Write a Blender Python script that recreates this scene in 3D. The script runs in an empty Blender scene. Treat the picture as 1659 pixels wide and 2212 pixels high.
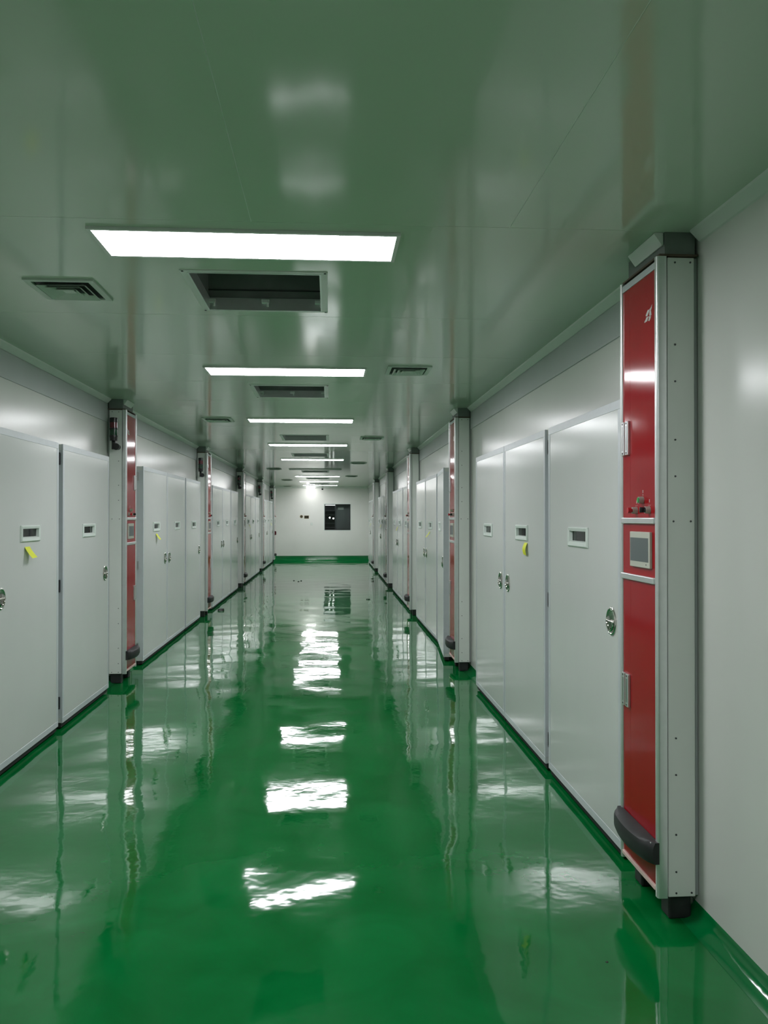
import bpy, bmesh, math, random
from mathutils import Vector, Matrix

random.seed(7)
S = bpy.context.scene
COL = S.collection
PI = math.pi

# ------------------------------------------------------------------ camera, world, exposure
CAM_H = 1.59
PSI = math.radians(3.7348)          # yaw to the right of the corridor axis
TH = math.radians(0.3653)           # pitch up
F = Vector((math.sin(PSI) * math.cos(TH), math.cos(PSI) * math.cos(TH), math.sin(TH)))
R = Vector((math.cos(PSI), -math.sin(PSI), 0))
U = R.cross(F)
cd = bpy.data.cameras.new('camera')
cd.sensor_fit = 'HORIZONTAL'
cd.sensor_width = 36.0
cd.lens = 1800.0 / 1659.0 * 36.0
cd.clip_start = 0.05
cd.clip_end = 200
cam = bpy.data.objects.new('camera', cd)
COL.objects.link(cam)
m = Matrix((R, U, -F)).transposed().to_4x4()
m.translation = Vector((0, 0, CAM_H))
cam.matrix_world = m
S.camera = cam

w = bpy.data.worlds.new('world')
S.world = w
w.use_nodes = True
w.node_tree.nodes['Background'].inputs[0].default_value = (0.0, 0.0, 0.0, 1)
w.node_tree.nodes['Background'].inputs[1].default_value = 0.0

S.view_settings.view_transform = 'Standard'
S.view_settings.look = 'None'
S.view_settings.exposure = 0.0
S.view_settings.gamma = 1.0
S.view_settings.use_curve_mapping = False
S.cycles.max_bounces = 7
S.cycles.diffuse_bounces = 5
S.cycles.glossy_bounces = 4
S.cycles.transmission_bounces = 6
S.cycles.sample_clamp_indirect = 12.0

LAMP = 31.5          # emission strength of the panel lights

# ------------------------------------------------------------------ room numbers (metres)
H = 2.72            # ceiling
XR, XL = 1.46, -2.12        # wall planes
FR, FL = 1.35, -2.00        # door faces
PR, PL = 1.285, -1.935      # pillar front faces
Y0, YE = -4.0, 31.1         # back wall, end wall

# ------------------------------------------------------------------ materials
MATS = {}


def lin(c):
    return tuple((x / 255 / 12.92) if x / 255 <= 0.04045 else ((x / 255 + 0.055) / 1.055) ** 2.4 for x in c)


def mat(name, col, rough=0.4, metal=0.0, spec=0.5, bump=None, vary=0.0, vscale=6.0, coat=0.0,
        emit=None, estr=0.0, trans=0.0):
    mt = bpy.data.materials.new(name)
    mt.use_nodes = True
    nt = mt.node_tree
    b = nt.nodes['Principled BSDF']
    b.inputs['Base Color'].default_value = (*col, 1)
    b.inputs['Roughness'].default_value = rough
    b.inputs['Metallic'].default_value = metal
    b.inputs['Specular IOR Level'].default_value = spec
    b.inputs['Coat Weight'].default_value = coat
    b.inputs['Coat Roughness'].default_value = 0.05
    b.inputs['Transmission Weight'].default_value = trans
    if emit:
        b.inputs['Emission Color'].default_value = (*emit, 1)
        b.inputs['Emission Strength'].default_value = estr
    tc = nt.nodes.new('ShaderNodeTexCoord')
    if vary > 0:
        n = nt.nodes.new('ShaderNodeTexNoise')
        n.inputs['Scale'].default_value = vscale
        n.inputs['Detail'].default_value = 4
        nt.links.new(tc.outputs['Object'], n.inputs['Vector'])
        r = nt.nodes.new('ShaderNodeValToRGB')
        r.color_ramp.elements[0].position = 0.3
        r.color_ramp.elements[1].position = 0.7
        r.color_ramp.elements[0].color = (*[max(0, x * (1 - vary)) for x in col], 1)
        r.color_ramp.elements[1].color = (*[min(1, x * (1 + vary)) for x in col], 1)
        nt.links.new(n.outputs['Fac'], r.inputs['Fac'])
        nt.links.new(r.outputs['Color'], b.inputs['Base Color'])
    if bump:
        sc, st, dist = bump
        n2 = nt.nodes.new('ShaderNodeTexNoise')
        n2.inputs['Scale'].default_value = sc
        n2.inputs['Detail'].default_value = 1.5
        nt.links.new(tc.outputs['Object'], n2.inputs['Vector'])
        bp = nt.nodes.new('ShaderNodeBump')
        bp.inputs['Strength'].default_value = st
        bp.inputs['Distance'].default_value = dist
        nt.links.new(n2.outputs['Fac'], bp.inputs['Height'])
        nt.links.new(bp.outputs['Normal'], b.inputs['Normal'])
    MATS[name] = mt
    return mt


mat('wall_white', (0.66, 0.67, 0.64), rough=0.22, vary=0.02, vscale=2.0, bump=(1.2, 0.10, 0.02))
mat('door_white', (0.65, 0.665, 0.65), rough=0.19, spec=0.32, vary=0.015, vscale=2.0, bump=(1.3, 0.10, 0.012))
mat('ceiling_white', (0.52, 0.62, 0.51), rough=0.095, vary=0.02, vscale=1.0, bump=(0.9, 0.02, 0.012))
mat('joint_white', (0.70, 0.76, 0.70), rough=0.6)
mat('end_white', (0.80, 0.80, 0.77), rough=0.45, vary=0.02, vscale=2.0)
mat('pillar_white', (0.77, 0.79, 0.76), rough=0.35, vary=0.02, vscale=5.0)
mat('aluminium', (0.78, 0.80, 0.80), rough=0.32, metal=0.75, vary=0.03, vscale=20)
mat('rail_grey', (0.57, 0.60, 0.63), rough=0.32, vary=0.03, vscale=12)
mat('band_grey', (0.44, 0.47, 0.47), rough=0.35, vary=0.03, vscale=4)
mat('trim_white', (0.68, 0.71, 0.68), rough=0.3, vary=0.02)
mat('red_lacquer', (0.34, 0.006, 0.012), rough=0.10, spec=0.22, vary=0.06, vscale=3, bump=(3.0, 0.05, 0.01))
mat('red_sill', (0.75, 0.55, 0.50), rough=0.4)
mat('black_rubber', (0.018, 0.018, 0.020), rough=0.5, vary=0.3, vscale=20)
mat('black_plastic', (0.010, 0.010, 0.011), rough=0.25)
mat('seal_shade_black', (0.012, 0.012, 0.012), rough=0.7)  # pillar seals, plus the painted shade strip below the doors
mat('chrome', (0.62, 0.60, 0.57), rough=0.10, metal=1.0, vary=0.1, vscale=40)
mat('dark_steel', (0.10, 0.10, 0.11), rough=0.35, metal=0.8)
mat('steel', (0.5, 0.5, 0.5), rough=0.3, metal=0.9)
mat('window_white', (0.72, 0.78, 0.74), rough=0.35)
mat('recess_dark', (0.13, 0.15, 0.14), rough=0.5, vary=0.25, vscale=25)
mat('screen_bezel', (0.52, 0.52, 0.45), rough=0.45)
mat('screen_grey', (0.11, 0.13, 0.135), rough=0.35)
mat('button_ring', (0.45, 0.42, 0.38), rough=0.35, metal=0.3)
mat('button_green', (0.02, 0.30, 0.06), rough=0.35)
mat('button_red', (0.50, 0.010, 0.02), rough=0.35)
mat('print_white', (0.62, 0.60, 0.58), rough=0.6, vary=0.2, vscale=60)
mat('brown_tape', (0.10, 0.065, 0.045), rough=0.6, vary=0.3, vscale=20)
mat('lens_red', (0.09, 0.002, 0.008), rough=0.12)
mat('lens_green', (0.002, 0.045, 0.016), rough=0.12)
mat('note_yellow', (0.72, 0.76, 0.02), rough=0.6, vary=0.05, vscale=30)
mat('hatch_grey', (0.19, 0.21, 0.20), rough=0.5, metal=0.1, vary=0.12, vscale=8)
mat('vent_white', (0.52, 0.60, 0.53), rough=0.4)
mat('vent_dark', (0.03, 0.035, 0.033), rough=0.7)
mat('frame_black', (0.012, 0.012, 0.014), rough=0.35)
mat('hole_brown', (0.055, 0.045, 0.022), rough=0.8, vary=0.4, vscale=30)
mat('beige_rim', (0.55, 0.47, 0.33), rough=0.6)
mat('room_dark', (0.055, 0.06, 0.066), rough=0.6, vary=0.15, vscale=3)
mat('room_panel', (0.19, 0.195, 0.205), rough=0.4, vary=0.1, vscale=2)
mat('shelf_grey', (0.12, 0.13, 0.14), rough=0.4)
mat('paper_white', (0.75, 0.75, 0.75), rough=0.7, vary=0.15, vscale=30)
mat('lamp_emit', (0.9, 0.9, 0.9), rough=0.5, emit=(0.97, 0.97, 1.0), estr=LAMP)
mat('lamp_off', (0.25, 0.28, 0.26), rough=0.3)
mat('spot_emit', (0.9, 0.9, 0.9), rough=0.5, emit=(1, 0.97, 0.98), estr=14.0)
mat('strip_emit', (0.9, 0.9, 0.9), rough=0.5, emit=(0.97, 0.95, 1.0), estr=3.0)
mat('wall_lamp_emit', (0.9, 0.9, 0.9), rough=0.5, emit=(1, 0.97, 0.98), estr=34.0)
mat('cove_green', (0.0, 0.145, 0.035), rough=0.10, vary=0.08, vscale=3, bump=(14, 0.12, 0.01))


def floor_material():
    mt = bpy.data.materials.new('floor_epoxy')
    mt.use_nodes = True
    nt = mt.node_tree
    L = nt.links
    b = nt.nodes['Principled BSDF']
    tc = nt.nodes.new('ShaderNodeTexCoord')
    # colour: broad trowel clouds plus finer mottling
    n = nt.nodes.new('ShaderNodeTexNoise')
    n.inputs['Scale'].default_value = 2.6
    n.inputs['Detail'].default_value = 7
    n.inputs['Distortion'].default_value = 0.8
    L.new(tc.outputs['Object'], n.inputs['Vector'])
    r = nt.nodes.new('ShaderNodeValToRGB')
    r.color_ramp.elements[0].position = 0.30
    r.color_ramp.elements[1].position = 0.72
    r.color_ramp.elements[0].color = (0.000, 0.118, 0.022, 1)
    r.color_ramp.elements[1].color = (0.001, 0.165, 0.036, 1)
    L.new(n.outputs['Fac'], r.inputs['Fac'])
    L.new(r.outputs['Color'], b.inputs['Base Color'])
    b.inputs['Roughness'].default_value = 0.07
    rn = nt.nodes.new('ShaderNodeMapRange')
    rn.inputs[1].default_value = 0.3
    rn.inputs[2].default_value = 0.75
    rn.inputs[3].default_value = 0.03
    rn.inputs[4].default_value = 0.07
    L.new(n.outputs['Fac'], rn.inputs[0])
    L.new(rn.outputs[0], b.inputs['Roughness'])
    b.inputs['Specular IOR Level'].default_value = 0.5
    # relief: self-levelled epoxy, gentle waves and shorter ripples
    n1 = nt.nodes.new('ShaderNodeTexNoise')
    n1.inputs['Scale'].default_value = 2.1
    n1.inputs['Detail'].default_value = 0.0
    L.new(tc.outputs['Object'], n1.inputs['Vector'])
    n2 = nt.nodes.new('ShaderNodeTexNoise')
    n2.inputs['Scale'].default_value = 9.0
    n2.inputs['Detail'].default_value = 2.0
    L.new(tc.outputs['Object'], n2.inputs['Vector'])
    b1 = nt.nodes.new('ShaderNodeBump')
    b1.inputs['Strength'].default_value = 1.0
    b1.inputs['Distance'].default_value = 0.0064
    L.new(n1.outputs['Fac'], b1.inputs['Height'])
    b2 = nt.nodes.new('ShaderNodeBump')
    b2.inputs['Strength'].default_value = 1.0
    b2.inputs['Distance'].default_value = 0.0007
    L.new(n2.outputs['Fac'], b2.inputs['Height'])
    L.new(b1.outputs['Normal'], b2.inputs['Normal'])
    L.new(b2.outputs['Normal'], b.inputs['Normal'])
    MATS['floor_epoxy'] = mt


floor_material()


def glass_material():
    mt = bpy.data.materials.new('thin_glass')
    mt.use_nodes = True
    nt = mt.node_tree
    nt.nodes.remove(nt.nodes['Principled BSDF'])
    t = nt.nodes.new('ShaderNodeBsdfTransparent')
    t.inputs[0].default_value = (0.86, 0.90, 0.88, 1)
    g = nt.nodes.new('ShaderNodeBsdfGlossy')
    g.inputs['Roughness'].default_value = 0.02
    fr = nt.nodes.new('ShaderNodeFresnel')
    fr.inputs[0].default_value = 1.5
    mx = nt.nodes.new('ShaderNodeMixShader')
    nt.links.new(fr.outputs[0], mx.inputs[0])
    nt.links.new(t.outputs[0], mx.inputs[1])
    nt.links.new(g.outputs[0], mx.inputs[2])
    nt.links.new(mx.outputs[0], nt.nodes['Material Output'].inputs[0])
    MATS['thin_glass'] = mt


glass_material()

# ------------------------------------------------------------------ mesh helpers
CACHE = {}


def box(bm, x0, x1, y0, y1, z0, z1, bev=0.0, seg=2):
    x0, x1 = min(x0, x1), max(x0, x1)
    y0, y1 = min(y0, y1), max(y0, y1)
    z0, z1 = min(z0, z1), max(z0, z1)
    vs = [bm.verts.new((x, y, z)) for x in (x0, x1) for y in (y0, y1) for z in (z0, z1)]
    q = [(0, 1, 3, 2), (4, 6, 7, 5), (0, 4, 5, 1), (2, 3, 7, 6), (0, 2, 6, 4), (1, 5, 7, 3)]
    fs = [bm.faces.new([vs[i] for i in f]) for f in q]
    if bev > 0:
        es = list({e for f in fs for e in f.edges})
        bmesh.ops.bevel(bm, geom=es, offset=bev, segments=seg, profile=0.5, affect='EDGES')
    return vs


def prism(bm, pts, axis, a0, a1):
    """extrude a closed 2D outline along an axis. pts are the other two coordinates in x,y,z order"""
    def mk(p, a):
        if axis == 0:
            return (a, p[0], p[1])
        if axis == 1:
            return (p[0], a, p[1])
        return (p[0], p[1], a)
    A = [bm.verts.new(mk(p, a0)) for p in pts]
    B = [bm.verts.new(mk(p, a1)) for p in pts]
    n = len(pts)
    bm.faces.new(A)
    bm.faces.new(B[::-1])
    for i in range(n):
        j = (i + 1) % n
        bm.faces.new((A[i], B[i], B[j], A[j]))


def cyl(bm, c, axis, r0, r1, a0, a1, n=20):
    """cylinder/cone about an axis through c (two coords), radius r0 at a0, r1 at a1"""
    def mk(u, v, a):
        if axis == 0:
            return (a, c[0] + u, c[1] + v)
        if axis == 1:
            return (c[0] + u, a, c[1] + v)
        return (c[0] + u, c[1] + v, a)
    A, B = [], []
    for i in range(n):
        t = 2 * PI * i / n
        A.append(bm.verts.new(mk(r0 * math.cos(t), r0 * math.sin(t), a0)))
        B.append(bm.verts.new(mk(r1 * math.cos(t), r1 * math.sin(t), a1)))
    bm.faces.new(A)
    bm.faces.new(B[::-1])
    for i in range(n):
        j = (i + 1) % n
        bm.faces.new((A[i], B[i], B[j], A[j]))


def torus(bm, c, axis, a, R0, r, t0=0.0, t1=2 * PI, n=32, k=8):
    full = abs(t1 - t0 - 2 * PI) < 1e-6
    rings = []
    N = n if full else n + 1
    for i in range(N):
        t = t0 + (t1 - t0) * i / n
        ring = []
        for j in range(k):
            p = 2 * PI * j / k
            rr = R0 + r * math.cos(p)
            d = r * math.sin(p)
            u, v = rr * math.cos(t), rr * math.sin(t)
            if axis == 0:
                co = (a + d, c[0] + u, c[1] + v)
            elif axis == 1:
                co = (c[0] + u, a + d, c[1] + v)
            else:
                co = (c[0] + u, c[1] + v, a + d)
            ring.append(bm.verts.new(co))
        rings.append(ring)
    M = N if full else N - 1
    for i in range(M):
        A, B = rings[i], rings[(i + 1) % N]
        for j in range(k):
            bm.faces.new((A[j], B[j], B[(j + 1) % k], A[(j + 1) % k]))
    if not full:
        bm.faces.new(rings[0])
        bm.faces.new(rings[-1][::-1])


def plate(bm, us, vs, holes, w0, w1, axes):
    """plate with rectangular holes. us/vs: outer (lo,hi). holes: list of (u0,u1,v0,v1).
    axes: index (iu, iv, iw) of the axis each coordinate runs along."""
    cu = sorted({us[0], us[1], *[min(max(h[i], us[0]), us[1]) for h in holes for i in (0, 1)]})
    cv = sorted({vs[0], vs[1], *[min(max(h[i], vs[0]), vs[1]) for h in holes for i in (2, 3)]})
    solid = {}
    for i in range(len(cu) - 1):
        for j in range(len(cv) - 1):
            mu, mv = (cu[i] + cu[i + 1]) / 2, (cv[j] + cv[j + 1]) / 2
            solid[i, j] = not any(h[0] < mu < h[1] and h[2] < mv < h[3] for h in holes)
    V = {}

    def v(i, j, k):
        if (i, j, k) not in V:
            c = [0, 0, 0]
            c[axes[0]], c[axes[1]], c[axes[2]] = cu[i], cv[j], (w0, w1)[k]
            V[i, j, k] = bm.verts.new(c)
        return V[i, j, k]
    for (i, j), s in solid.items():
        if not s:
            continue
        bm.faces.new((v(i, j, 0), v(i + 1, j, 0), v(i + 1, j + 1, 0), v(i, j + 1, 0)))
        bm.faces.new((v(i, j + 1, 1), v(i + 1, j + 1, 1), v(i + 1, j, 1), v(i, j, 1)))
        for (di, dj, a, b_) in ((-1, 0, (i, j), (i, j + 1)), (1, 0, (i + 1, j + 1), (i + 1, j)),
                                (0, -1, (i + 1, j), (i, j)), (0, 1, (i, j + 1), (i + 1, j + 1))):
            if not solid.get((i + di, j + dj), False):
                bm.faces.new((v(*a, 0), v(*b_, 0), v(*b_, 1), v(*a, 1)))


def finish(name, bm, smooth=False):
    bmesh.ops.recalc_face_normals(bm, faces=bm.faces[:])
    me = bpy.data.meshes.new(name)
    bm.to_mesh(me)
    bm.free()
    if smooth:
        for p in me.polygons:
            p.use_smooth = True
        try:
            me.set_sharp_from_angle(angle=math.radians(40))
        except Exception:
            pass
    return me


def mesh(name, build, material, smooth=False, key=None):
    if key is not None and (name, key) in CACHE:
        return CACHE[name, key]
    bm = bmesh.new()
    build(bm)
    me = finish(name, bm, smooth)
    me.materials.append(MATS[material])
    if key is not None:
        CACHE[name, key] = me
    return me


def obj(name, me, parent=None, loc=None):
    o = bpy.data.objects.new(name, me)
    COL.objects.link(o)
    if parent is not None:
        o.parent = parent
    if loc is not None:
        o.location = loc
    return o


def part(name, build, material, parent, smooth=False, key=None):
    return obj(name, mesh(name, build, material, smooth, key), parent)


def thing(name, label, cat, loc, group=None):
    o = bpy.data.objects.new(name, None)
    o.empty_display_size = 0.1
    COL.objects.link(o)
    o.location = loc
    tag(o, label, cat, group)
    return o


def tag(o, label, cat, group=None):
    o['label'] = label
    o['category'] = cat
    o['kind'] = 'thing'
    if group:
        o['group'] = group
    return o


def struct(name, build, material, smooth=False):
    o = obj(name, mesh(name, build, material, smooth))
    o['kind'] = 'structure'
    return o


ORD = ['first', 'second', 'third', 'fourth', 'fifth', 'sixth', 'seventh', 'eighth', 'ninth']

# ------------------------------------------------------------------ floor
struct('floor', lambda bm: box(bm, XL - 0.2, XR + 0.2, Y0 - 0.2, YE + 0.2, -0.1, 0.0), 'floor_epoxy')

# ------------------------------------------------------------------ ceiling with its openings
LIGHTS = [(3.465, True), (6.455, True), (9.725, True), (13.0, True), (16.29, True), (19.6, False),
          (22.88, True), (26.27, True), (29.42, True)]
LX0, LX1 = -0.93, 0.266
HATCH = [(3.87, 4.56), (7.165, 7.85), (11.5, 12.25), (14.8, 15.5), (20.25, 21.0), (24.0, 24.7), (27.5, 28.2)]
HX0, HX1 = -0.655, -0.04
holes = [(HX0, HX1, a, b) for a, b in HATCH]

ceil = struct('ceiling', lambda bm: plate(bm, (XL - 0.1, XR + 0.1), (Y0 - 0.1, YE + 0.1), holes, H + 0.0007, H + 0.06,
                                          (0, 1, 2)), 'joint_white')
# long panels near the camera, then full-width ones laid across the corridor
rows = [(Y0, -0.35), (-0.35, 3.205), (3.205, 4.70)]
while rows[-1][1] < YE - 1.4:
    rows.append((rows[-1][1], rows[-1][1] + 1.15))
rows.append((rows[-1][1], YE))
g = 0.0016
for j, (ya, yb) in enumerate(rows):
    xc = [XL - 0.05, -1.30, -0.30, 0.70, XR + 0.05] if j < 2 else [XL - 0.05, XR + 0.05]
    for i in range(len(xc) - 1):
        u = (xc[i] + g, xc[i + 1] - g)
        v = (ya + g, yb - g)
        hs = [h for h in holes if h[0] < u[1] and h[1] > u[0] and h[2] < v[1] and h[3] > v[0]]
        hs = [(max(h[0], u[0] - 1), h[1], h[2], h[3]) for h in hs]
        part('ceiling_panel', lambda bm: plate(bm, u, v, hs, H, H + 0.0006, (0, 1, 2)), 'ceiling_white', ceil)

# ------------------------------------------------------------------ walls
LPIL = [8.10, 13.43, 19.04, 24.50, 29.54]
RPIL = [3.20, 8.52, 13.42, 18.80, 24.37]


def wall_side(name, X, s, cuts, yend):
    """s: +1 if the corridor lies on +x of the wall"""
    o = struct(name, lambda bm: box(bm, X - s * 0.1, X - s * 0.008, Y0, YE + 0.1, 0, H + 0.05), 'joint_white')
    for a, b in zip(cuts[:-1], cuts[1:]):
        part('wall_panel', lambda bm: box(bm, X - s * 0.008, X, a + 0.0015, b - 0.0015, 0.03, H), 'wall_white', o)
    return o


lc = [Y0, -1.3, 1.4, 2.75 + 0.2]
for p in LPIL:
    lc += [p - 0.27, p + 0.22]
lc.append(YE)
rc = [Y0, -1.2, 1.1]
for p in RPIL:
    if p > 4:
        rc.append(p - 0.62)
    rc.append(p + 0.2)
rc.append(YE)
wall_side('wall_left', XL, 1, lc, YE)
wall_side('wall_right', XR, -1, rc, YE)
struct('wall_back', lambda bm: box(bm, XL - 0.1, XR + 0.1, Y0 - 0.1, Y0, 0, H + 0.05), 'wall_white')

WX0, WX1, WZ0, WZ1 = -0.19, 0.775, 1.115, 2.08      # window in the end wall
HOLE_R = (-1.044, 1.617, 0.055)
HOLE_B = (-0.935, -0.775, 1.548, 1.648)
struct('wall_end', lambda bm: plate(bm, (XL - 0.1, XR + 0.1), (0, H + 0.05),
                                    [(WX0, WX1, WZ0, WZ1), (HOLE_B[0], HOLE_B[1], HOLE_B[2], HOLE_B[3])],
                                    YE, YE + 0.1, (0, 2, 1)), 'end_white')

# wall-to-ceiling coves, grey header bands, green floor coves
NT = [0]


def trim(build, material, smooth=False):
    NT[0] += 1
    return struct('trim_%d' % NT[0], build, material, smooth)


def cove_up(X, s, a, b):
    c = 0.045
    trim(lambda bm: prism(bm, [(X, H), (X + s * c, H), (X + s * c * 0.93, H - 0.008), (X + s * 0.008, H - c * 0.93), (X, H - c)],
                          1, a, b), 'trim_white')


segL = [(Y0, LPIL[0])] + [(LPIL[i] + 0.42, LPIL[i + 1]) for i in range(4)]
segR = [(Y0, RPIL[0])] + [(RPIL[i] + 0.42, RPIL[i + 1]) for i in range(4)] + [(RPIL[4] + 0.42, YE)]
for a, b in segL:
    cove_up(XL, 1, a, b - 0.01)
for a, b in segR:
    cove_up(XR, -1, a, b - 0.01)
for k, (a, b) in enumerate(segL):
    trim(lambda bm: box(bm, XL, XL + 0.010, a + 0.005, b - 0.01, 2.497, H - 0.047), 'band_grey')
for k, (a, b) in enumerate(segR[1:]):
    trim(lambda bm: box(bm, XR, XR - 0.010, a + 0.005, b - 0.01, 2.50, H - 0.047), 'band_grey')
trim(lambda bm: prism(bm, [(YE, H), (YE - 0.05, H), (YE - 0.045, H - 0.01), (YE - 0.01, H - 0.045), (YE, H - 0.05)],
                      0, XL + 0.05, XR - 0.05), 'trim_white')


def cove_pts(X, s, r, zt):
    pts = [(X, 0.0005), (X, zt)]
    n = 8
    for i in range(n + 1):
        t = i / n * PI / 2
        pts.append((X + s * (0.004 + r * (1 - math.cos(t))), max(zt - 0.004 - (zt - 0.005) * math.sin(t), 0.0006)))
    return pts


bl = struct('baseboard_left', lambda bm: prism(bm, cove_pts(XL, 1, 0.07, 0.06), 1, Y0, YE - 0.001), 'cove_green', True)
br = struct('baseboard_right', lambda bm: prism(bm, cove_pts(XR, -1, 0.07, 0.06), 1, Y0, YE - 0.001), 'cove_green', True)
be = struct('baseboard_end', lambda bm: prism(bm, cove_pts(YE, -1, 0.07, 0.16), 0, XL + 0.02, XR - 0.02), 'cove_green', True)

# ------------------------------------------------------------------ ceiling lights


def panel_light(y, on, label):
    t = thing('ceiling_light', label, 'ceiling light', ((LX0 + LX1) / 2, y, H), 'panel lights down the middle of the ceiling')
    hw, hl = (LX1 - LX0) / 2, 0.158
    part('frame', lambda bm: plate(bm, (-hw - 0.016, hw + 0.016), (-hl - 0.016, hl + 0.016), [(-hw, hw, -hl, hl)],
                                   -0.012, -0.0003, (0, 1, 2)), 'trim_white', t, key='lf')
    part('diffuser', lambda bm: box(bm, -hw, hw, -hl, hl, -0.009, -0.002), 'lamp_emit' if on else 'lamp_off', t, key=('ld', on))


lit = 0
for y, on in LIGHTS:
    if on:
        lab = '%s lit white panel light on the ceiling, counted from the camera' % ORD[lit]
        lit += 1
    else:
        lab = 'unlit grey panel light on the ceiling between the fifth and sixth lit ones'
    panel_light(y, on, lab)
panel_light(0.15, True, 'lit white panel light on the ceiling right above the camera')

# ------------------------------------------------------------------ ceiling hatches


def hatch(a, b, k):
    near = ['first light', 'second light']
    lab = '%s open grey ceiling hatch without its cover, counted from the camera' % ORD[k]
    yc_ = (a + b) / 2
    t = thing('ceiling_hatch', lab, 'ceiling hatch', ((HX0 + HX1) / 2, yc_, H), 'open hatches along the ceiling')
    hw, hl = (HX1 - HX0) / 2, (b - a) / 2
    key = round(hl, 3)
    part('frame', lambda bm: plate(bm, (-hw - 0.03, hw + 0.03), (-hl - 0.03, hl + 0.03), [(-hw, hw, -hl, hl)], -0.004, 0.0,
                                   (0, 1, 2)), 'trim_white', t, key=key)
    part('rim', lambda bm: plate(bm, (-hw, hw), (-hl, hl), [(-hw + 0.008, hw - 0.008, -hl + 0.008, hl - 0.008)], -0.006, 0.06,
                                 (0, 1, 2)), 'aluminium', t, key=key)

    def housing(bm):
        z0, z1 = 0.062, 0.30
        plate(bm, (-hw - 0.012, hw + 0.012), (-hl - 0.012, hl + 0.012), [(-hw, hw, -hl, hl)], z0, z1, (0, 1, 2))
        box(bm, -hw - 0.012, hw + 0.012, -hl - 0.012, hl + 0.012, z1, z1 + 0.01)
    part('housing', housing, 'hatch_grey', t, key=key)

    def seam(bm):
        box(bm, -hw, hw, hl - 0.006, hl - 0.0002, 0.10, 0.106)
    part('seam', seam, 'vent_dark', t, key=key)
    if k < 2:
        for (x, y) in ((-hw + 0.03, -hl + 0.06), (hw - 0.03, -hl + 0.06)):
            def clip(bm):
                cyl(bm, (x, y), 2, 0.006, 0.006, 0.015, 0.10, 10)
                cyl(bm, (x, y), 2, 0.012, 0.012, 0.05, 0.085, 10)
                box(bm, x - 0.012, x + 0.012, y - 0.008, y + 0.008, 0.095, 0.11)
            part('spring_clip', clip, 'black_plastic', t, True)
        for x in (-hw + 0.02, 0.0, hw - 0.02):
            def lug(bm):
                box(bm, x - 0.02, x + 0.02, hl - 0.03, hl - 0.008, 0.03, 0.05, 0.003)
                cyl(bm, (x + 0.012, hl - 0.019), 2, 0.006, 0.006, 0.012, 0.03, 10)
            part('lug', lug, 'window_white', t)
        for sx in (-1, 1):
            for sy in (-1, 1):
                part('screw', lambda bm: cyl(bm, (sx * (hw + 0.018), sy * (hl + 0.018)), 2, 0.006, 0.005, -0.007, -0.004, 10),
                     'dark_steel', t)


for k, (a, b) in enumerate(HATCH):
    hatch(a, b, k)

# ------------------------------------------------------------------ ceiling vents (square diffusers)
VENTS = [(-1.285, 4.21, 'left', 'beside the first open hatch'), (0.60, 6.36, 'right', 'beside the second lit light'),
         (-1.285, 9.72, 'left', 'level with the third lit light'), (0.60, 11.85, 'right', 'beside the third open hatch'),
         (0.60, 17.3, 'right', 'behind the fifth lit light'), (-1.285, 19.5, 'left', 'level with the unlit light'),
         (0.60, 22.9, 'right', 'level with the sixth lit light'), (-1.285, 25.3, 'left', 'in front of the seventh lit light'),
         (-1.55, 30.55, 'left', 'close to the end wall')]
for vx, vy, sd, where in VENTS:
    t = thing('ceiling_vent', 'square louvred air vent on the ceiling, %s side, %s' % (sd, where), 'vent', (vx, vy, H),
              'air vents in the ceiling')
    part('backing', lambda bm: box(bm, -0.135, 0.135, -0.155, 0.155, -0.0015, -0.0004), 'vent_dark', t, key='vb')
    part('frame', lambda bm: (plate(bm, (-0.165, 0.165), (-0.185, 0.185), [(-0.135, 0.135, -0.155, 0.155)], -0.010, -0.0004,
                                    (0, 1, 2)),), 'vent_white', t, key='vf')
    for q, rr in enumerate((0.118, 0.085, 0.052)):
        def louvre(bm):
            # four sloping blades forming a square ring
            o_, i_ = rr, rr - 0.026
            zo, zi = -0.021, -0.003
            O = [(-o_, -o_ * 1.15), (o_, -o_ * 1.15), (o_, o_ * 1.15), (-o_, o_ * 1.15)]
            I = [(-i_, -i_ * 1.15), (i_, -i_ * 1.15), (i_, i_ * 1.15), (-i_, i_ * 1.15)]
            top = [bm.verts.new((*p, zo)) for p in O] + [bm.verts.new((*p, zi)) for p in I]
            bot = [bm.verts.new((p[0], p[1], zo + 0.0012)) for p in O] + [bm.verts.new((p[0], p[1], zi + 0.002)) for p in I]
            for e in range(4):
                f = (e + 1) % 4
                bm.faces.new((top[e], top[f], top[4 + f], top[4 + e]))
                bm.faces.new((bot[4 + e], bot[4 + f], bot[f], bot[e]))
                bm.faces.new((top[e], bot[e], bot[f], top[f]))
                bm.faces.new((top[4 + e], top[4 + f], bot[4 + f], bot[4 + e]))
        part('louvre', louvre, 'vent_white', t, key=('lv', q))
    part('centre_plate', lambda bm: box(bm, -0.026, 0.026, -0.03, 0.03, -0.014, -0.010), 'vent_white', t, key='vc')

# ------------------------------------------------------------------ control pillars


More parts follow.
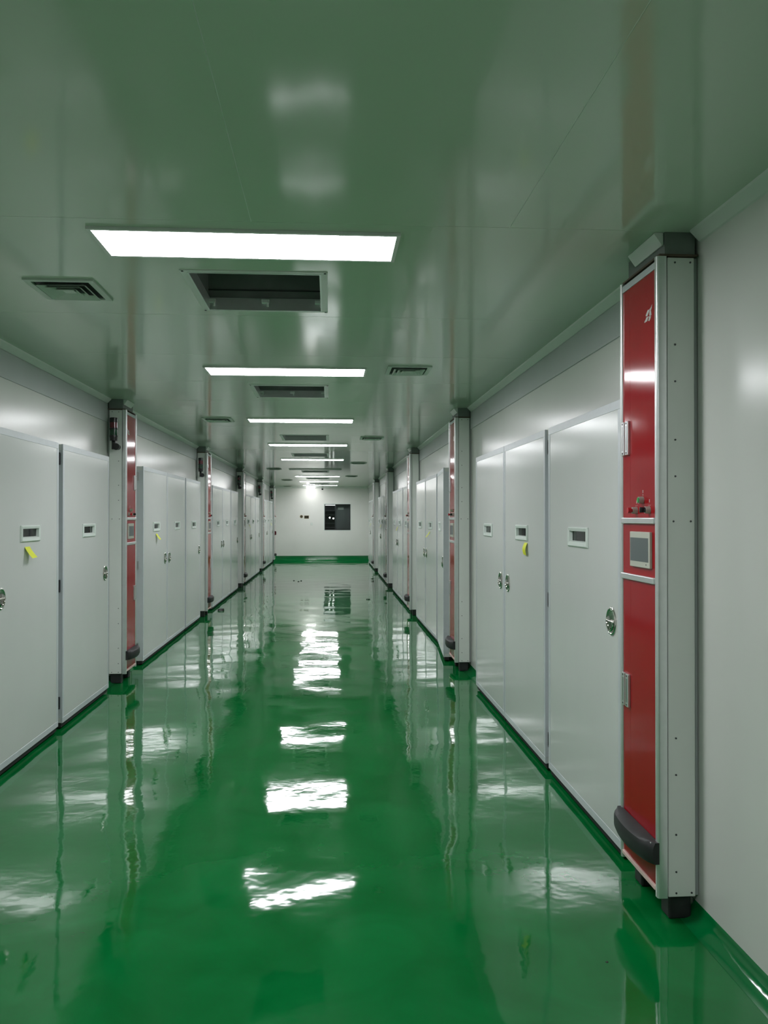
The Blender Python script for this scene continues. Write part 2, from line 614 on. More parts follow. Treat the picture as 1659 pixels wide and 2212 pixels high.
def pillar(side, y, label, detail):
    s = -1 if side == 'right' else 1        # corridor direction from the pillar face
    X = PR if side == 'right' else PL
    dep = 0.172 if side == 'right' else 0.182
    t = thing('control_cabinet', label, 'control pillar', (X, y, 0), 'red control pillars along the corridor')
    K = side
    ZB, ZT = 0.095, 2.62

    def B(bm, v0, v1, y0, y1, z0, z1, bev=0, seg=2):
        box(bm, s * v0, s * v1, y0, y1, z0, z1, bev, seg)
    part('body', lambda bm: B(bm, -dep + 0.018, -0.045, 0.004, 0.416, ZB + 0.002, ZT - 0.003, 0.003), 'pillar_white', t, key=K)
    part('back_seal', lambda bm: B(bm, -dep, -dep + 0.018, 0.022, 0.40, ZB, ZT), 'band_grey', t, key=K)
    part('seal', lambda bm: B(bm, -0.046, -0.039, 0.009, 0.412, ZB + 0.004, ZT - 0.004), 'seal_shade_black', t, key=K)

    def post(ya, yb):
        def f(bm):
            v0, v1 = -0.040, 0.0
            r = 0.010
            pts = []
            for cx, cy, a0 in ((v1 - r, yb - r, 0), (v0 + 0.002, yb - 0.002, 90), (v0 + 0.002, ya + 0.002, 180), (v1 - r, ya + r, 270)):
                rr = r if cx > -0.02 else 0.002
                for q in range(5):
                    a = math.radians(a0 + q * 22.5)
                    pts.append((s * (cx + rr * math.cos(a)), cy + rr * math.sin(a)))
            prism(bm, pts, 2, ZB, ZT)
        return f
    part('post', post(-0.002, 0.030), 'aluminium', t, True, key=(K, 'near'))
    part('post', post(0.402, 0.424), 'aluminium', t, True, key=(K, 'far'))
    for (z0, z1) in ((1.588, 2.578), (1.348, 1.563), (0.131, 1.323)):
        part('red_panel', lambda bm: B(bm, -0.020, -0.0075, 0.031, 0.313, z0, z1, 0.0015, 1), 'red_lacquer', t, key=(K, 'a', z0))
        part('red_panel', lambda bm: B(bm, -0.020, -0.0090, 0.3155, 0.4015, z0, z1, 0.0015, 1), 'red_lacquer', t, key=(K, 'b', z0))
    for (z0, z1) in ((1.563, 1.588), (1.323, 1.348)):
        part('cross_bar', lambda bm: B(bm, -0.020, 0.003, 0.031, 0.4015, z0, z1, 0.003), 'aluminium', t, key=(K, z0))
    part('top_rail', lambda bm: B(bm, -0.020, -0.004, 0.031, 0.4015, 2.578, 2.606, 0.002), 'rail_grey', t, key=K)
    part('sill', lambda bm: B(bm, -0.030, 0.0, 0.031, 0.4015, 0.113, 0.131, 0.003), 'red_sill', t, key=K)
    # touch screen
    hm = part('touch_screen', lambda bm: B(bm, -0.0075, 0.004, 0.068, 0.288, 1.383, 1.530, 0.002), 'screen_bezel', t, key=K)
    hm['label'] = 'small grey touch screen in a beige bezel'
    part('display', lambda bm: B(bm, 0.003, 0.0046, 0.082, 0.281, 1.407, 1.505), 'screen_grey', hm, key=K)
    if detail:
        part('indicator', lambda bm: B(bm, 0.003, 0.0048, 0.102, 0.109, 1.394, 1.399), 'dark_steel', hm, key=K)
    # push buttons: green above, red towards the viewer's left, black knob towards the right
    yr, yk = (0.238, 0.097) if side == 'right' else (0.097, 0.238)
    for nm, yy, zz, cm in (('push_button', 0.167, 1.661, 'button_green'), ('stop_button', yr, 1.619, 'button_red'),
                           ('selector_knob', yk, 1.620, 'black_plastic')):
        ring = part(nm, lambda bm: cyl(bm, (yy, zz), 0, 0.0155, 0.0140, s * -0.008, s * 0.012, 18), 'button_ring', t, True, key=(K, nm))
        if nm == 'push_button':
            part('cap', lambda bm: cyl(bm, (yy, zz), 0, 0.0115, 0.0105, s * 0.011, s * 0.015, 18), cm, ring, True, key=(K, nm))
        elif nm == 'stop_button':
            part('cap', lambda bm: (cyl(bm, (yy, zz), 0, 0.008, 0.008, s * 0.011, s * 0.018, 18),
                                    cyl(bm, (yy, zz), 0, 0.0120, 0.0120, s * 0.018, s * 0.032, 18)), cm, ring, True, key=(K, nm))
        else:
            part('cap', lambda bm: (cyl(bm, (yy, zz), 0, 0.0115, 0.0105, s * 0.011, s * 0.020, 18),
                                    B(bm, 0.018, 0.033, yy - 0.004, yy + 0.004, zz - 0.011, zz + 0.011, 0.0015)), cm, ring, True, key=(K, nm))
    if detail:
        def legend(bm):
            v0, v1 = -0.0078, -0.0070
            for yy, zz in ((0.167, 1.690), (yr, 1.648), (yk, 1.650)):
                B(bm, v0, v1, yy - 0.0012, yy + 0.0012, zz, zz + 0.013)
                B(bm, v0, v1, yy - 0.0035, yy + 0.0035, zz + 0.009, zz + 0.0107)
                B(bm, v0, v1, yy - 0.0045, yy + 0.0045, zz + 0.003, zz + 0.0045)
            for yy, zz in ((yk, 1.638), (yr, 1.638)):
                for q in (-1, 0, 1):
                    B(bm, v0, v1, yy + q * 0.010 - 0.0025, yy + q * 0.010 + 0.0025, zz, zz + 0.0014)
            prism(bm, [(0.163, 1.681), (0.171, 1.681), (0.167, 1.687)], 0, s * v0, s * v1)
        part('button_legend', legend, 'print_white', t, key=K)
    # slanting white emblem near the top of the red panel
    def emblem(bm):
        v0, v1 = -0.0078, -0.0070
        strokes = [[(0.064, 2.446), (0.068, 2.435), (0.077, 2.423), (0.094, 2.431), (0.077, 2.437)],
                   [(0.106, 2.434), (0.092, 2.43), (0.096, 2.423), (0.113, 2.41), (0.13, 2.412), (0.132, 2.417), (0.114, 2.431)],
                   [(0.088, 2.427), (0.075, 2.422), (0.071, 2.405), (0.081, 2.403), (0.094, 2.407), (0.092, 2.418)],
                   [(0.127, 2.407), (0.102, 2.407), (0.108, 2.398), (0.115, 2.39), (0.134, 2.39), (0.144, 2.389), (0.146, 2.393), (0.129, 2.402)],
                   [(0.098, 2.405), (0.075, 2.401), (0.082, 2.392), (0.094, 2.385), (0.106, 2.389), (0.096, 2.396)]]
        for k_, st in enumerate(strokes):
            d = 0.0001 * k_
            prism(bm, st, 0, s * v0, s * (v1 + d))
    part('emblem', emblem, 'print_white', t, key=K)
    # pull plates beside the leaf joint
    for z0, z1 in ((1.860, 2.006), (0.770, 0.912)):
        for yy, pw in ((0.3165, 0.034), (0.364, 0.030)):
            hnd = part('pull_plate', lambda bm: B(bm, -0.0085, 0.003, yy, yy + pw, z0, z1, 0.002), 'aluminium', t, key=(K, z0, yy))
            if detail:
                part('slot', lambda bm: B(bm, 0.0028, 0.0036, yy + 0.009, yy + pw - 0.009, z0 + 0.020, z1 - 0.020), 'steel', hnd, key=(K, z0, yy))
                for zz in (z0 + 0.009, z1 - 0.009):
                    part('screw', lambda bm: cyl(bm, (yy + pw / 2, zz), 0, 0.004, 0.004, s * 0.0028, s * 0.0045, 10), 'dark_steel', hnd,
                         key=(K, z0, yy, zz))

    # bowed black bumper
    def bumper(bm):
        n = 18
        prev = None
        for i in range(n + 1):
            tt = i / n
            yy = -0.002 + 0.428 * tt
            out = 0.020 + 0.042 * math.sin(PI * tt) ** 0.55
            sec = [(-0.006, 0.228), (-0.006, 0.312), (out * 0.55, 0.312), (out - 0.004, 0.300), (out, 0.286), (out, 0.246),
                   (out - 0.008, 0.228)]
            ring = [bm.verts.new((s * a, yy, b)) for a, b in sec]
            if prev:
                for j in range(len(sec)):
                    k2 = (j + 1) % len(sec)
                    bm.faces.new((prev[j], ring[j], ring[k2], prev[k2]))
            else:
                bm.faces.new(ring)
            prev = ring
        bm.faces.new(prev[::-1])
    bp = part('bumper', bumper, 'black_rubber', t, True, key=K)
    bp['label'] = 'bowed black rubber bumper'
    if detail:
        part('bolt', lambda bm: cyl(bm, (0.018, 0.305), 0, 0.005, 0.005, s * 0.0, s * 0.024, 10), 'steel', t, key=K)
        vs = (-0.076, -0.138)
        pos = [(vs[0], 2.597), (vs[1], 2.598), (vs[0], 2.272), (vs[0], 2.127), (vs[0], 1.896), (vs[0], 1.752), (vs[0] + 0.008, 1.574),
               (vs[1], 1.574), (vs[0], 0.72), (vs[0], 0.576), (vs[0], 0.341), (vs[0], 0.195), (vs[0], 0.112), (vs[1], 0.112)]
        for k_, (vv, zz) in enumerate(pos):
            part('screw', lambda bm: cyl(bm, (s * vv, zz), 1, 0.0035, 0.0045, 0.0015, 0.005, 10), 'dark_steel', t, key=(K, 's', k_))
    for fy in (0.025, 0.315):
        part('foot', lambda bm: B(bm, -dep + 0.025, -0.055, fy, fy + 0.085, 0.0, ZB + 0.002, 0.008), 'black_rubber', t, key=(K, fy))
    part('top_plate', lambda bm: B(bm, -dep + 0.004, -0.010, -0.004, 0.41, ZT, ZT + 0.008), 'brown_tape', t, key=K)
    part('top_box', lambda bm: B(bm, -dep + 0.012, -0.038, 0.012, 0.41, ZT + 0.008, H - 0.0006), 'hatch_grey', t, key=K)
    part('top_trim', lambda bm: prism(bm, [(s * -0.036, H - 0.001), (s * -0.002, H - 0.001), (s * 0.002, H - 0.006),
                                           (s * -0.030, ZT + 0.050), (s * -0.036, ZT + 0.050)], 1, 0.02, 0.31), 'trim_white', t, key=K)
    return t


for k, y in enumerate(RPIL):
    lab = ['red and silver control pillar nearest the camera, at the right edge of the photo',
           'second red control pillar along the right wall, behind the door left ajar',
           'third red control pillar along the right wall',
           'fourth red control pillar along the right wall, seen almost edge on',
           'last and most distant red control pillar along the right wall'][k]
    if k == 1:
        lab = 'second red control pillar along the right wall, next to the ajar door'
    pillar('right', y, lab, k < 2)
for k, y in enumerate(LPIL):
    lab = ['nearest red and silver control pillar on the left wall, signal tower on its side',
           'second red control pillar along the left wall', 'third red control pillar along the left wall',
           'fourth red control pillar along the left wall', 'last control pillar on the left wall, touching the end wall'][k]
    pl = pillar('left', y, lab, k < 1)
    if k == 4:
        gp = part('grip', lambda bm: (box(bm, -0.007, 0.014, 0.24, 0.30, 0.955, 1.105, 0.004), box(bm, 0.012, 0.045, 0.257, 0.283, 0.968, 1.092, 0.006)),
                  'lens_red', pl)
        gp['label'] = 'small dark red grip'

# ------------------------------------------------------------------ chamber doors


def door(side, y, wd, hand, hinges, label, rot=0.0):
    """hand: 'near' or 'far' edge for the pull; hinges on the other edge"""
    s = -1 if side == 'right' else 1
    X = FR if side == 'right' else FL
    th = 0.106 if side == 'right' else 0.116
    if rot:
        t = thing('chamber_door_unit', label, 'door', (X, y + wd, 0), 'white chamber doors')
        t.rotation_euler = (0, 0, rot)
        o = -wd
    else:
        t = thing('chamber_door_unit', label, 'door', (X, y, 0), 'white chamber doors')
        o = 0.0
    K = (side, round(wd, 3), hand, bool(rot))
    ZB, ZT = 0.047, 2.140

    def B(bm, v0, v1, y0, y1, z0, z1, bev=0, seg=2):
        box(bm, s * v0, s * v1, o + y0, o + y1, z0, z1, bev, seg)
    c = wd / 2 + 0.02
    a0, a1, z0, z1 = c - 0.150, c + 0.150, 1.455, 1.516

    def leaf(bm):
        plate(bm, (o + 0.002, o + wd - 0.002), (ZB + 0.002, ZT - 0.002), [(o + a0, o + a1, z0, z1)], s * -th, 0.0, (1, 2, 0))
    part('leaf', leaf, 'door_white', t, key=K)
    part('rail', lambda bm: B(bm, -0.012, 0.0018, 0.0, wd, ZT - 0.043, ZT, 0.001, 1), 'rail_grey', t, key=(K, 't'))
    part('rail', lambda bm: B(bm, -0.012, 0.0018, 0.0, wd, ZB, ZB + 0.040, 0.001, 1), 'rail_grey', t, key=(K, 'b'))
    part('stile', lambda bm: B(bm, -th + 0.004, 0.0018, -0.001, 0.036, ZB + 0.0405, ZT - 0.0435, 0.001, 1), 'rail_grey', t, key=(K, 'n'))
    part('stile', lambda bm: B(bm, -th + 0.004, 0.0018, wd - 0.036, wd + 0.001, ZB + 0.0405, ZT - 0.0435, 0.001, 1), 'rail_grey', t,
         key=(K, 'f'))

    part('bottom_shade_strip', lambda bm: B(bm, -0.060, -0.010, 0.004, wd - 0.004, 0.014, ZB + 0.001), 'seal_shade_black', t, key=K)  # black strip added to paint the shadow in the gap under the door

    # slot window: white surround, sloping sill, dark recess, pane
    def surround(bm):
        e0, e1, f0, f1 = c - 0.176, c + 0.176, 1.428, 1.536
        O = [(e0, f0), (e1, f0), (e1, f1), (e0, f1)]
        M_ = [(e0 + 0.006, f0 + 0.006), (e1 - 0.006, f0 + 0.006), (e1 - 0.006, f1 - 0.006), (e0 + 0.006, f1 - 0.006)]
        I = [(a0 + 0.001, z0 + 0.001), (a1 - 0.001, z0 + 0.001), (a1 - 0.001, z1 - 0.001), (a0 + 0.001, z1 - 0.001)]
        D = [(a0 + 0.004, z0 + 0.006), (a1 - 0.004, z0 + 0.006), (a1 - 0.004, z1 - 0.003), (a0 + 0.004, z1 - 0.003)]
        rings = []
        for pts, v in ((O, 0.0005), (O, 0.006), (M_, 0.012), (I, 0.009), (D, -0.010)):
            rings.append([bm.verts.new((s * v, o + p[0], p[1])) for p in pts])
        for A, C_ in zip(rings[:-1], rings[1:]):
            for q in range(4):
                r_ = (q + 1) % 4
                bm.faces.new((A[q], A[r_], C_[r_], C_[q]))
    wf = part('window_frame', surround, 'window_white', t, key=K)
    part('pane', lambda bm: B(bm, -0.016, -0.012, a0 + 0.001, a1 - 0.001, z0 + 0.001, z1 - 0.001), 'thin_glass', wf, key=K)
    def recess(bm):
        B(bm, -0.062, -0.058, a0 + 0.001, a1 - 0.001, z0 + 0.001, z1 - 0.001)
        plate(bm, (o + a0 + 0.0005, o + a1 - 0.0005), (z0 + 0.0005, z1 - 0.0005),
              [(o + a0 + 0.003, o + a1 - 0.003, z0 + 0.003, z1 - 0.003)], s * -0.058, s * -0.017, (1, 2, 0))
        B(bm, -0.058, -0.046, c - 0.035, c - 0.022, z0 + 0.003, z0 + 0.024)
        B(bm, -0.058, -0.046, c + 0.030, c + 0.042, z0 + 0.003, z0 + 0.020)
    part('recess', recess, 'recess_dark', wf, key=K)

    # round flush ring pull
    hy = o + (0.128 if hand == 'near' else wd - 0.128)
    hz = 1.092

    def dish(bm):
        n = 32
        prof = [(0.0685, 0.0005), (0.0685, 0.0035), (0.065, 0.007), (0.060, 0.0075), (0.056, 0.0045), (0.046, 0.002), (0.028, 0.0013),
                (0.010, 0.0012)]
        prev = None
        for r_, v in prof:
            ring = [bm.verts.new((s * v, hy + r_ * math.cos(2 * PI * q / n), hz + r_ * math.sin(2 * PI * q / n))) for q in range(n)]
            if prev:
                for q in range(n):
                    bm.faces.new((prev[q], prev[(q + 1) % n], ring[(q + 1) % n], ring[q]))
            prev = ring
        bm.faces.new(prev)
    hd = part('handle', dish, 'chrome', t, True, key=K)

    def ringpull(bm):
        cyl(bm, (s * 0.008, hz), 1, 0.0045, 0.0045, hy - 0.054, hy + 0.054, 10)
        torus(bm, (hy, hz), 0, s * 0.010, 0.046, 0.0055, PI, 2 * PI, 18, 8)
        # half-moon thumb plate
        pts = [(hy + 0.034 * math.cos(PI + PI * q / 10), hz + 0.034 * math.sin(PI + PI * q / 10)) for q in range(11)]
        prism(bm, pts, 0, s * 0.004, s * 0.009)
    part('ring_pull', ringpull, 'chrome', hd, True, key=K)

    # hinges on the other edge
    ye = o + (wd if hand == 'near' else 0.0)
    d = 1 if hand == 'near' else -1
    if hinges:
        for zz in (0.20, 1.075, 2.03):
            va, vb = (-0.036, -0.014) if hinges == 1 else (-0.082, -0.046)

            def hinge(bm):
                B(bm, va, vb, ye - o + d * 0.001, ye - o + d * 0.006, zz - 0.044, zz + 0.044, 0.001, 1)
                cyl(bm, (s * (va + vb) / 2, ye + d * 0.011), 2, 0.007, 0.007, zz - 0.040, zz + 0.040, 10)
                B(bm, va, vb, ye - o + d * 0.006, ye - o + d * 0.016, zz + 0.036, zz + 0.046)
                B(bm, va, vb, ye - o + d * 0.006, ye - o + d * 0.016, zz - 0.046, zz - 0.036)
            part('hinge', hinge, 'dark_steel' if hinges == 1 else 'steel', t, key=(K, zz, hinges))
    return t


POS = {'near': 'nearest', 'mid': 'middle', 'far': 'farthest'}
SPECIAL = {}
for k, p in enumerate(RPIL):
    sd = ORD[k]
    A = (p + 0.59, 1.28) if k == 0 else (p + 0.62, 1.25)
    labs = ['nearest of three white doors in the %s right-hand bay, handle towards the camera' % sd,
            'middle of three white doors in the %s right-hand bay, yellow note under its window' % sd,
            'farthest of three white doors in the %s right-hand bay' % sd]
    if k == 0:
        labs[0] = 'large white door at right, beside the nearest red control pillar'
    rot = 0.0
    if k == 1:
        labs[0] = 'white door standing ajar in the second right-hand bay, its thick edge showing'
        rot = math.radians(-4.3)
    door('right', A[0], A[1], 'near', 1, labs[0], rot)
    door('right', p + 1.95, 1.222, 'far', 1, labs[1])
    door('right', p + 3.185, 1.24, 'near', 1, labs[2])

door('left', 5.09, 1.212, 'near', 0, 'white door cut by the left edge of the photo, yellow note below its window')
door('left', 6.40, 1.31, 'far', 1, 'white door before the nearest left-hand control pillar, no note on it')
for k, p in enumerate(LPIL[:-1]):
    sd = ORD[k]
    labs = ['nearest of three white doors past the %s left-hand control pillar' % sd,
            'middle of three white doors past the %s left-hand control pillar' % sd,
            'farthest of three white doors past the %s left-hand control pillar' % sd]
    if k == 0:
        labs[0] = 'white door with hinged thick edge showing, just past the nearest left-hand pillar'
    door('left', p + 1.005, 1.325, 'far', 2 if k == 0 else 1, labs[0])
    door('left', p + 2.335, 1.285, 'near', 1, labs[1])
    door('left', p + 3.68, 1.285, 'far', 1, labs[2])

# ------------------------------------------------------------------ yellow notes


def note(side, y, z, label, wd=0.085, ln=0.082, out=0.045, skew=0.0, fold=0.0):
    s = -1 if side == 'right' else 1
    X = FR if side == 'right' else FL

    def f(bm):
        n = 8
        rows = []
        for i in range(n + 1):
            tt = i / n
            zz = -ln * tt
            v = 0.0012 + out * tt ** 1.25 + fold * math.sin(PI * tt)
            yy = skew * tt
            rows.append([bm.verts.new((s * v, yy - wd / 2, zz)), bm.verts.new((s * v, yy + wd / 2, zz + 0.004 * tt)),
                         bm.verts.new((s * (v + 0.0006), yy - wd / 2, zz)), bm.verts.new((s * (v + 0.0006), yy + wd / 2, zz + 0.004 * tt))])
        for a, b in zip(rows[:-1], rows[1:]):
            bm.faces.new((a[0], a[1], b[1], b[0]))
            bm.faces.new((a[2], b[2], b[3], a[3]))
            bm.faces.new((a[0], b[0], b[2], a[2]))
            bm.faces.new((a[1], a[3], b[3], b[1]))
        for r_ in (rows[0], rows[-1]):
            bm.faces.new((r_[0], r_[1], r_[3], r_[2]))
    o = obj('sticky_note', mesh('sticky_note', f, 'note_yellow', True), None, (X, y, z))
    tag(o, label, 'sticky note', 'yellow notes on the doors')


note('left', 5.665, 1.395, 'large yellow sticky note on the leftmost door, curling off the surface', 0.095, 0.075, 0.05)
note('left', 9.80, 1.40, 'yellow sticky note on the door just past the nearest left pillar', 0.085, 0.068, 0.045)
note('left', 21.0, 1.41, 'faint yellow sticky note past the third pillar on the left', 0.09, 0.08, 0.03)
note('left', 28.6, 1.40, 'far yellow sticky note beside the last pillar on the left', 0.12, 0.09, 0.03)
note('right', 5.66, 1.415, 'yellow sticky note on the middle door of the first right bay', 0.085, 0.085, 0.012, -0.02, 0.012)
note('right', 11.2, 1.395, 'yellow sticky note on the middle door past the second right pillar', 0.09, 0.075, 0.05)
note('right', 16.5, 1.405, 'faint yellow sticky note past the third pillar on the right', 0.09, 0.08, 0.03)
note('right', 21.85, 1.40, 'tiny yellow sticky note past the fourth pillar on the right', 0.10, 0.08, 0.03)
note('right', 27.2, 1.40, 'farthest yellow sticky note on the right, near the end wall', 0.12, 0.09, 0.03)

# ------------------------------------------------------------------ signal towers on the left pillars
for k, p in enumerate(LPIL[:4] + [LPIL[4]]):
    lab = '%s black signal tower with red and green lenses on the left pillars' % ['nearest', 'second', 'third', 'fourth', 'farthest'][k]
    t = thing('signal_tower', lab, 'signal light', (-2.038, p - 0.075, 2.229), 'signal towers on the left pillars')
    r = 0.036
    part('cap', lambda bm: (cyl(bm, (0, 0), 2, r + 0.001, r + 0.001, 0.258, 0.300, 24), cyl(bm, (0, 0), 2, r + 0.001, r - 0.006, 0.300, 0.304, 24)),
         'black_plastic', t, True, key='st')
    part('red_lens', lambda bm: cyl(bm, (0, 0), 2, r - 0.001, r - 0.001, 0.205, 0.258, 24), 'lens_red', t, True, key='st')
    part('collar', lambda bm: cyl(bm, (0, 0), 2, r + 0.002, r + 0.002, 0.190, 0.205, 24), 'black_plastic', t, True, key='st')
    part('green_lens', lambda bm: cyl(bm, (0, 0), 2, r - 0.001, r - 0.001, 0.136, 0.190, 24), 'lens_green', t, True, key='st')
    part('base', lambda bm: (cyl(bm, (0, 0), 2, r + 0.002, r + 0.002, 0.120, 0.136, 24), cyl(bm, (0, 0), 2, r - 0.002, r, 0.085, 0.120, 24)),
         'black_plastic', t, True, key='st')

    def arm(bm):
        box(bm, -0.017, 0.014, -0.012, 0.014, 0.003, 0.086, 0.003)
        cyl(bm, (0.022, 0.030), 1, 0.032, 0.032, -0.010, 0.012, 24)
        cyl(bm, (0.022, 0.030), 1, 0.020, 0.026, 0.012, 0.076, 24)
    part('arm', arm, 'black_plastic', t, True, key='st')

# ------------------------------------------------------------------ end wall: window, openings, switch, lamp, camera
wn = struct('window_1', lambda bm: plate(bm, (WX0 - 0.03, WX1 + 0.03), (WZ0 - 0.03, WZ1 + 0.03), [(WX0, WX1, WZ0, WZ1)],
                                         YE - 0.006, YE, (0, 2, 1)), 'window_white')
part('window_frame', lambda bm: plate(bm, (WX0, WX1), (WZ0, WZ1), [(WX0 + 0.028, WX1 - 0.028, WZ0 + 0.028, WZ1 - 0.028)],
                                      YE - 0.004, YE + 0.05, (0, 2, 1)), 'frame_black', wn)
part('pane', lambda bm: box(bm, WX0 + 0.028, WX1 - 0.028, YE + 0.018, YE + 0.024, WZ0 + 0.028, WZ1 - 0.028), 'thin_glass', wn)


BX0, BX1, BY0, BY1 = -1.2, 1.9, YE + 0.1, YE + 3.2
struct('wall_beyond_left', lambda bm: box(bm, BX0 - 0.05, BX0, BY0, BY1, 0, 2.7), 'room_dark')
struct('wall_beyond_right', lambda bm: box(bm, BX1, BX1 + 0.05, BY0, BY1, 0, 2.7), 'room_dark')
struct('wall_beyond_back', lambda bm: box(bm, BX0, BX1, BY1, BY1 + 0.05, 0, 2.7), 'room_dark')
struct('floor_beyond', lambda bm: box(bm, BX0, BX1, BY0 + 0.1, BY1, -0.05, 0), 'room_dark')
struct('ceiling_beyond', lambda bm: box(bm, BX0, BX1, BY0, BY1, 2.7, 2.75), 'room_dark')
t = thing('equipment_cabinet', 'grey cabinet side filling the right half of the end window', 'cabinet', (0.55, YE + 0.32, 0))
part('body', lambda bm: box(bm, -0.29, 0.45, 0, 0.5, 0.03, 2.3, 0.01), 'room_panel', t)
part('edge_strip', lambda bm: box(bm, -0.315, -0.29, 0.01, 0.4, 0.03, 2.3), 'shelf_grey', t)
for fx in (-0.25, 0.36):
    for fy in (0.03, 0.40):
        part('foot', lambda bm: box(bm, fx, fx + 0.05, fy, fy + 0.05, 0, 0.03), 'black_plastic', t)
pn = obj('paper_notice', mesh('paper_notice', lambda bm: box(bm, -0.105, 0.105, -0.003, -0.0005, -0.045, 0.045), 'paper_white'), None,
         (0.425, YE + 0.32, 1.925))
tag(pn, 'small white paper notice seen through the end window', 'notice')
t = thing('storage_rack', 'dark slatted rack seen through the left half of the end window', 'rack', (0.02, YE + 0.75, 0))
for x in (-0.28, 0.20):
    part('upright', lambda bm: box(bm, x - 0.02, x + 0.02, 0, 0.4, 0, 2.05), 'shelf_grey', t)
for q in range(9):
    z = 0.55 + q * 0.16
    part('shelf', lambda bm: box(bm, -0.26, 0.18, 0.0, 0.4, z, z + 0.02), 'shelf_grey', t, key=('rk', q))
part('back_panel', lambda bm: box(bm, -0.26, 0.18, 0.39, 0.40, 0.1, 2.0), 'room_dark', t)
for x, z, lab in ((0.005, 1.575, 'left of two round bright lamps behind the end window'),
                  (0.145, 1.548, 'right of two round bright lamps behind the end window')):
    t = thing('indicator_lamp', lab, 'lamp', (x, YE + 0.70, z), 'round lamps behind the window')
    part('bezel', lambda bm: torus(bm, (0, 0), 1, 0.0, 0.036, 0.010), 'black_plastic', t, True, key='il')
    part('lens', lambda bm: cyl(bm, (0, 0), 1, 0.032, 0.032, -0.004, 0.010, 24), 'spot_emit', t, True, key='il')
    part('body', lambda bm: cyl(bm, (0, 0), 1, 0.045, 0.045, 0.010, 0.05, 20), 'black_plastic', t, True, key='il')
t = thing('strip_light', 'white strip light at the top of the end window view', 'ceiling light', (0.02, YE + 0.6, 2.10))
part('housing', lambda bm: box(bm, -0.28, 0.20, 0.0, 0.10, 0.0, 0.03), 'shelf_grey', t)
part('tube', lambda bm: box(bm, -0.27, 0.19, 0.0, 0.09, -0.06, 0.0, 0.01), 'strip_emit', t)
for x in (-0.2, 0.12):
    part('hanger', lambda bm: cyl(bm, (x, 0.05), 2, 0.005, 0.005, 0.03, 0.575, 8), 'steel', t)

# round cable port and open back box on the end wall
t = thing('cable_port', 'round dark cable port with beige rim on the end wall', 'wall opening', (HOLE_R[0], YE, HOLE_R[1]))
part('rim', lambda bm: torus(bm, (0, 0), 1, -0.002, 0.055, 0.008), 'beige_rim', t, True)
part('plug', lambda bm: cyl(bm, (0, 0), 1, 0.054, 0.050, -0.004, -0.0004, 24), 'hole_brown', t)
bx0, bx1, bz0, bz1 = HOLE_B
t = thing('back_box', 'open rectangular back box with beige rim on the end wall', 'wall box', ((bx0 + bx1) / 2, YE, (bz0 + bz1) / 2))
bw, bh = (bx1 - bx0) / 2, (bz1 - bz0) / 2
part('rim', lambda bm: plate(bm, (-bw - 0.010, bw + 0.010), (-bh - 0.010, bh + 0.010), [(-bw, bw, -bh, bh)], -0.005, -0.0003, (0, 2, 1)),
     'beige_rim', t)
part('inside', lambda bm: (plate(bm, (-bw, bw), (-bh, bh), [(-bw + 0.004, bw - 0.004, -bh + 0.004, bh - 0.004)], 0.0, 0.05, (0, 2, 1)),
                           box(bm, -bw, bw, 0.05, 0.055, -bh, bh),
                           box(bm, -bw + 0.02, bw - 0.05, 0.015, 0.03, -bh + 0.01, -bh + 0.05)), 'hole_brown', t)
t = thing('wall_switch', 'small white switch plate on the end wall below the openings', 'switch', (-0.668, YE, 1.345))
part('plate', lambda bm: box(bm, -0.045, 0.045, -0.010, -0.0004, -0.050, 0.050, 0.003), 'trim_white', t)
part('rocker', lambda bm: box(bm, -0.028, 0.028, -0.014, -0.0095, -0.030, 0.034, 0.002), 'window_white', t)
t = thing('downlight', 'small bright box lamp on the ceiling right in front of the end wall', 'lamp', (-0.69, YE - 0.42, H))
part('housing', lambda bm: box(bm, -0.165, 0.165, -0.07, 0.07, -0.018, -0.0006, 0.004), 'trim_white', t)
part('lens', lambda bm: box(bm, -0.155, 0.155, -0.06, 0.06, -0.060, -0.018, 0.012), 'wall_lamp_emit', t, True)
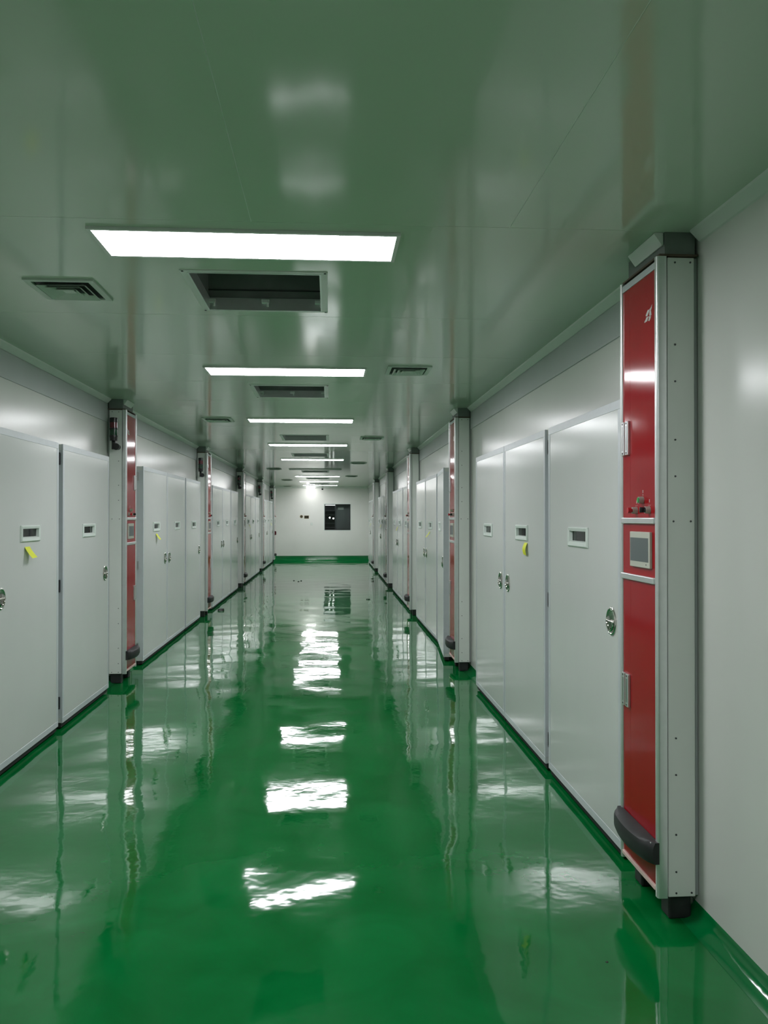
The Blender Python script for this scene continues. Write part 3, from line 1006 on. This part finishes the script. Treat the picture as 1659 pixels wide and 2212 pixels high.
t = thing('security_camera', 'small white dome camera hanging from the ceiling near the end wall', 'camera', (-0.262, YE - 0.6, H))
part('bracket', lambda bm: box(bm, -0.035, 0.035, -0.04, 0.04, -0.085, -0.0006, 0.006), 'trim_white', t)


def dome(bm):
    bmesh.ops.create_uvsphere(bm, u_segments=20, v_segments=12, radius=0.038, matrix=Matrix.Translation((0, -0.005, -0.094)))


part('dome', dome, 'black_plastic', t, True)
# ------------------------------------------------------------------ scraps on the floor


def scrap(name, label, cat, loc, dims, rz, sd):
    rnd = random.Random(sd)

    def f(bm):
        a, b, c = dims
        n = 9
        lo, hi = [], []
        for i in range(n):
            tt = 2 * PI * i / n
            k = 0.82 + 0.3 * rnd.random()
            x = a * math.copysign(abs(math.cos(tt)) ** 0.6, math.cos(tt)) * k
            y = b * math.copysign(abs(math.sin(tt)) ** 0.6, math.sin(tt)) * k
            lo.append(bm.verts.new((x, y, 0)))
            hi.append(bm.verts.new((x * 0.85, y * 0.85, c * (0.75 + 0.4 * rnd.random()))))
        bm.faces.new(lo[::-1])
        bm.faces.new(hi)
        for i in range(n):
            j = (i + 1) % n
            bm.faces.new((lo[i], lo[j], hi[j], hi[i]))
    o = obj(name, mesh(name, f, 'black_plastic'), None, loc)
    o.rotation_euler = (0, 0, rz)
    tag(o, label, cat)


scrap('plastic_scrap', 'black plastic piece lying on the floor near the second left pillar', 'scrap', (-1.842, 14.36, 0), (0.062, 0.05, 0.033), 0.2, 1)
scrap('plastic_scrap', 'tiny black piece on the floor at right, level with the third door bay', 'scrap', (0.743, 16.12, 0), (0.036, 0.03, 0.014), 0.6, 2)
for q, (x, y) in enumerate(((-0.894, 21.0), (-0.77, 20.7), (-0.71, 20.95))):
    scrap('dirt_crumb', '%s of three dark crumbs on the floor towards the end wall' % ['leftmost', 'middle', 'rightmost'][q], 'crumb',
          (x, y, 0), (0.022, 0.02, 0.012), q, 10 + q)
scrap('dirt_crumb', 'single dark crumb on the floor in front of the nearest control pillar', 'crumb', (0.99, 2.93, 0), (0.006, 0.004, 0.002), 0.4, 21)
